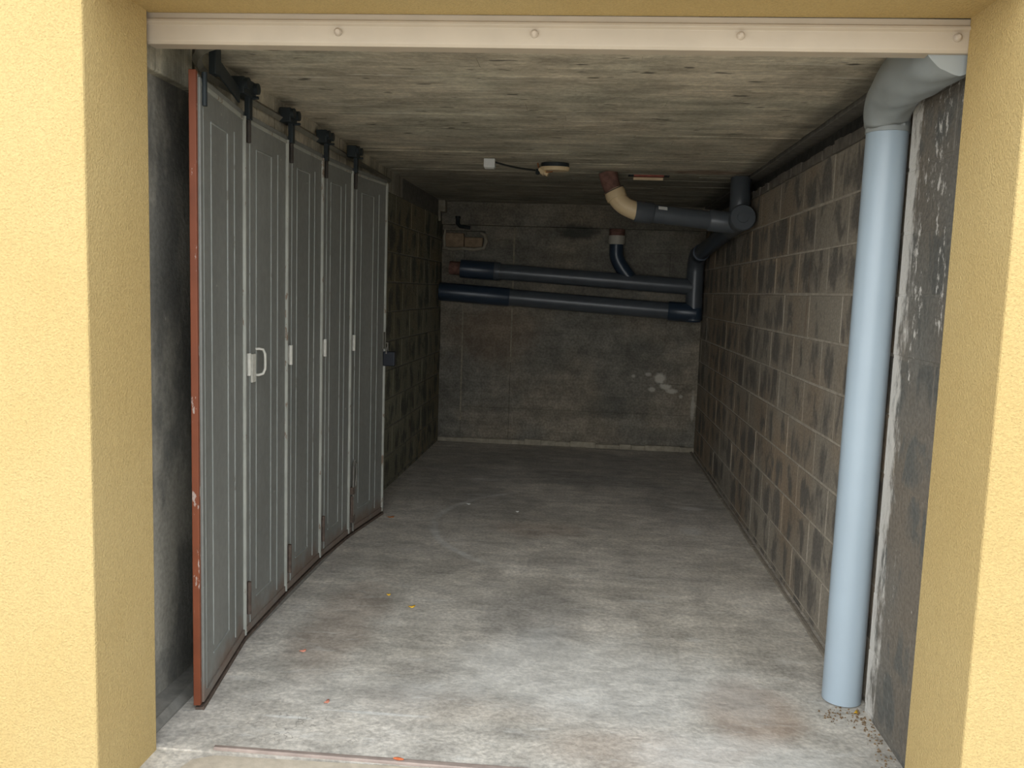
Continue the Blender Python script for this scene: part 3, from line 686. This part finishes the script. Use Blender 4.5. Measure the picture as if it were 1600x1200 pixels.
mb = MB(); mb.add([(x*.95, y*.95, -.022) for x, y in ov] + [(x*.95, y*.95, 0) for x, y in ov], [(i, (i+1) % N2, (i+1) % N2+N2, i+N2) for i in range(N2)] + [tuple(range(N2-1, -1, -1)), tuple(range(N2, 2*N2))])
o = mb.build('gasket', BLACK, lp); o.location = (.015, 0, 0)
mb = MB(); mb.tube([(-.075, 0, -.035), (-.045, -.01, -.060)], [.020, .018], 14); mb.tube([(-.05, -.01, -.055), (-.025, -.015, -.068)], [.014, .013], 12); mb.build('lampholder', PVC_C, lp)
mb = MB(); mb.tube([(-.088, .0, -.040), (-.088, -.01, -.062)], .014, 10); mb.build('cable_gland', BLACK, lp)
mb = MB(); mb.tube([(-.082, .01, -.02), (-.084, -.03, -.03), (-.086, -.06, -.010)], .004, 6); mb.tube([(-.06, 0, -.05), (-.03, -.03, -.058), (.0, -.01, -.05)], .0035, 6)
mb.build('wire', simple('brown_wire', lin((150, 92, 50)), .5), lp)

# ------------------------------------------------------------------ bits on the floor
def leaf(x, y, s, mat, label, cat='leaf', rot=0.0):
    vs = []; n = 10
    for i in range(n):
        a = 2*PI*i/n; r = s*(1 + .25*math.cos(2*a) + random.uniform(-.12, .12))
        vs.append((math.cos(a)*r, math.sin(a)*r*.62, .004 + .004*math.sin(a*2+1) + random.uniform(0, .002)))
    vs.append((0, 0, .007)); m2 = MB(); m2.add(vs + [(a, b, c-.0015) for a, b, c in vs], [(i, (i+1) % n, n) for i in range(n)] + [(i+n+1, 2*n+1, (i+1) % n+n+1) for i in range(n)] + [(i, i+n+1, (i+1) % n+n+1, (i+1) % n) for i in range(n)], True)
    o = m2.build('fallen_leaf' if cat == 'leaf' else 'paint_flake', mat, None, loc=(x, y, -.001)); o.rotation_euler.z = rot
    tag(o, label, cat, 'scraps on the garage floor'); return o
leaf(-.698, 3.565, .013, LEAF_Y, 'bright yellow leaf lying on the concrete near the door leaves', rot=.4)
leaf(-.831, 3.693, .009, LEAF_Y, 'tiny yellow leaf just behind the bright yellow one')
leaf(-1.120, 4.99, .020, LEAF_B, 'brown dry leaf by the foot of the farthest door leaf', rot=.2)
leaf(-.806, 2.671, .011, LEAF_P, 'pinkish scrap on the pale floor near the threshold', 'scrap', rot=1.2)
leaf(-.696, 5.402, .013, WHITE, 'white paint flake on the middle of the floor', 'scrap')
leaf(-.367, 5.275, .009, WHITE, 'small white fleck beside a faint rust stain', 'scrap')
leaf(-1.015, 3.05, .012, LEAF_P, 'pale orange scrap beside the foot of the second door leaf', 'scrap', rot=.7)
leaf(.985, 2.865, .010, LEAF_Y, 'small yellow leaf against the foot of the downpipe', rot=.9)
mb = MB(); rr_ = random.Random(3)
for i in range(170):
    t = rr_.random(); x = 1.02 - abs(rr_.gauss(0, .035)); y = 2.90 - t*.42
    if rr_.random() < .4: x -= rr_.random()*.12; y = 2.88 - rr_.random()*.1
    s = rr_.uniform(.002, .006); mb.add([(x-s, y, 0), (x+s*.5, y-s, 0), (x+s*.7, y+s, 0), (x, y, s*1.1)], [(0, 1, 3), (1, 2, 3), (2, 0, 3)])
o = mb.build('dirt_crumbs', DIRT); tag(o, 'brown dirt crumbs along the foot of the pier by the downpipe', 'dirt', kind='stuff')
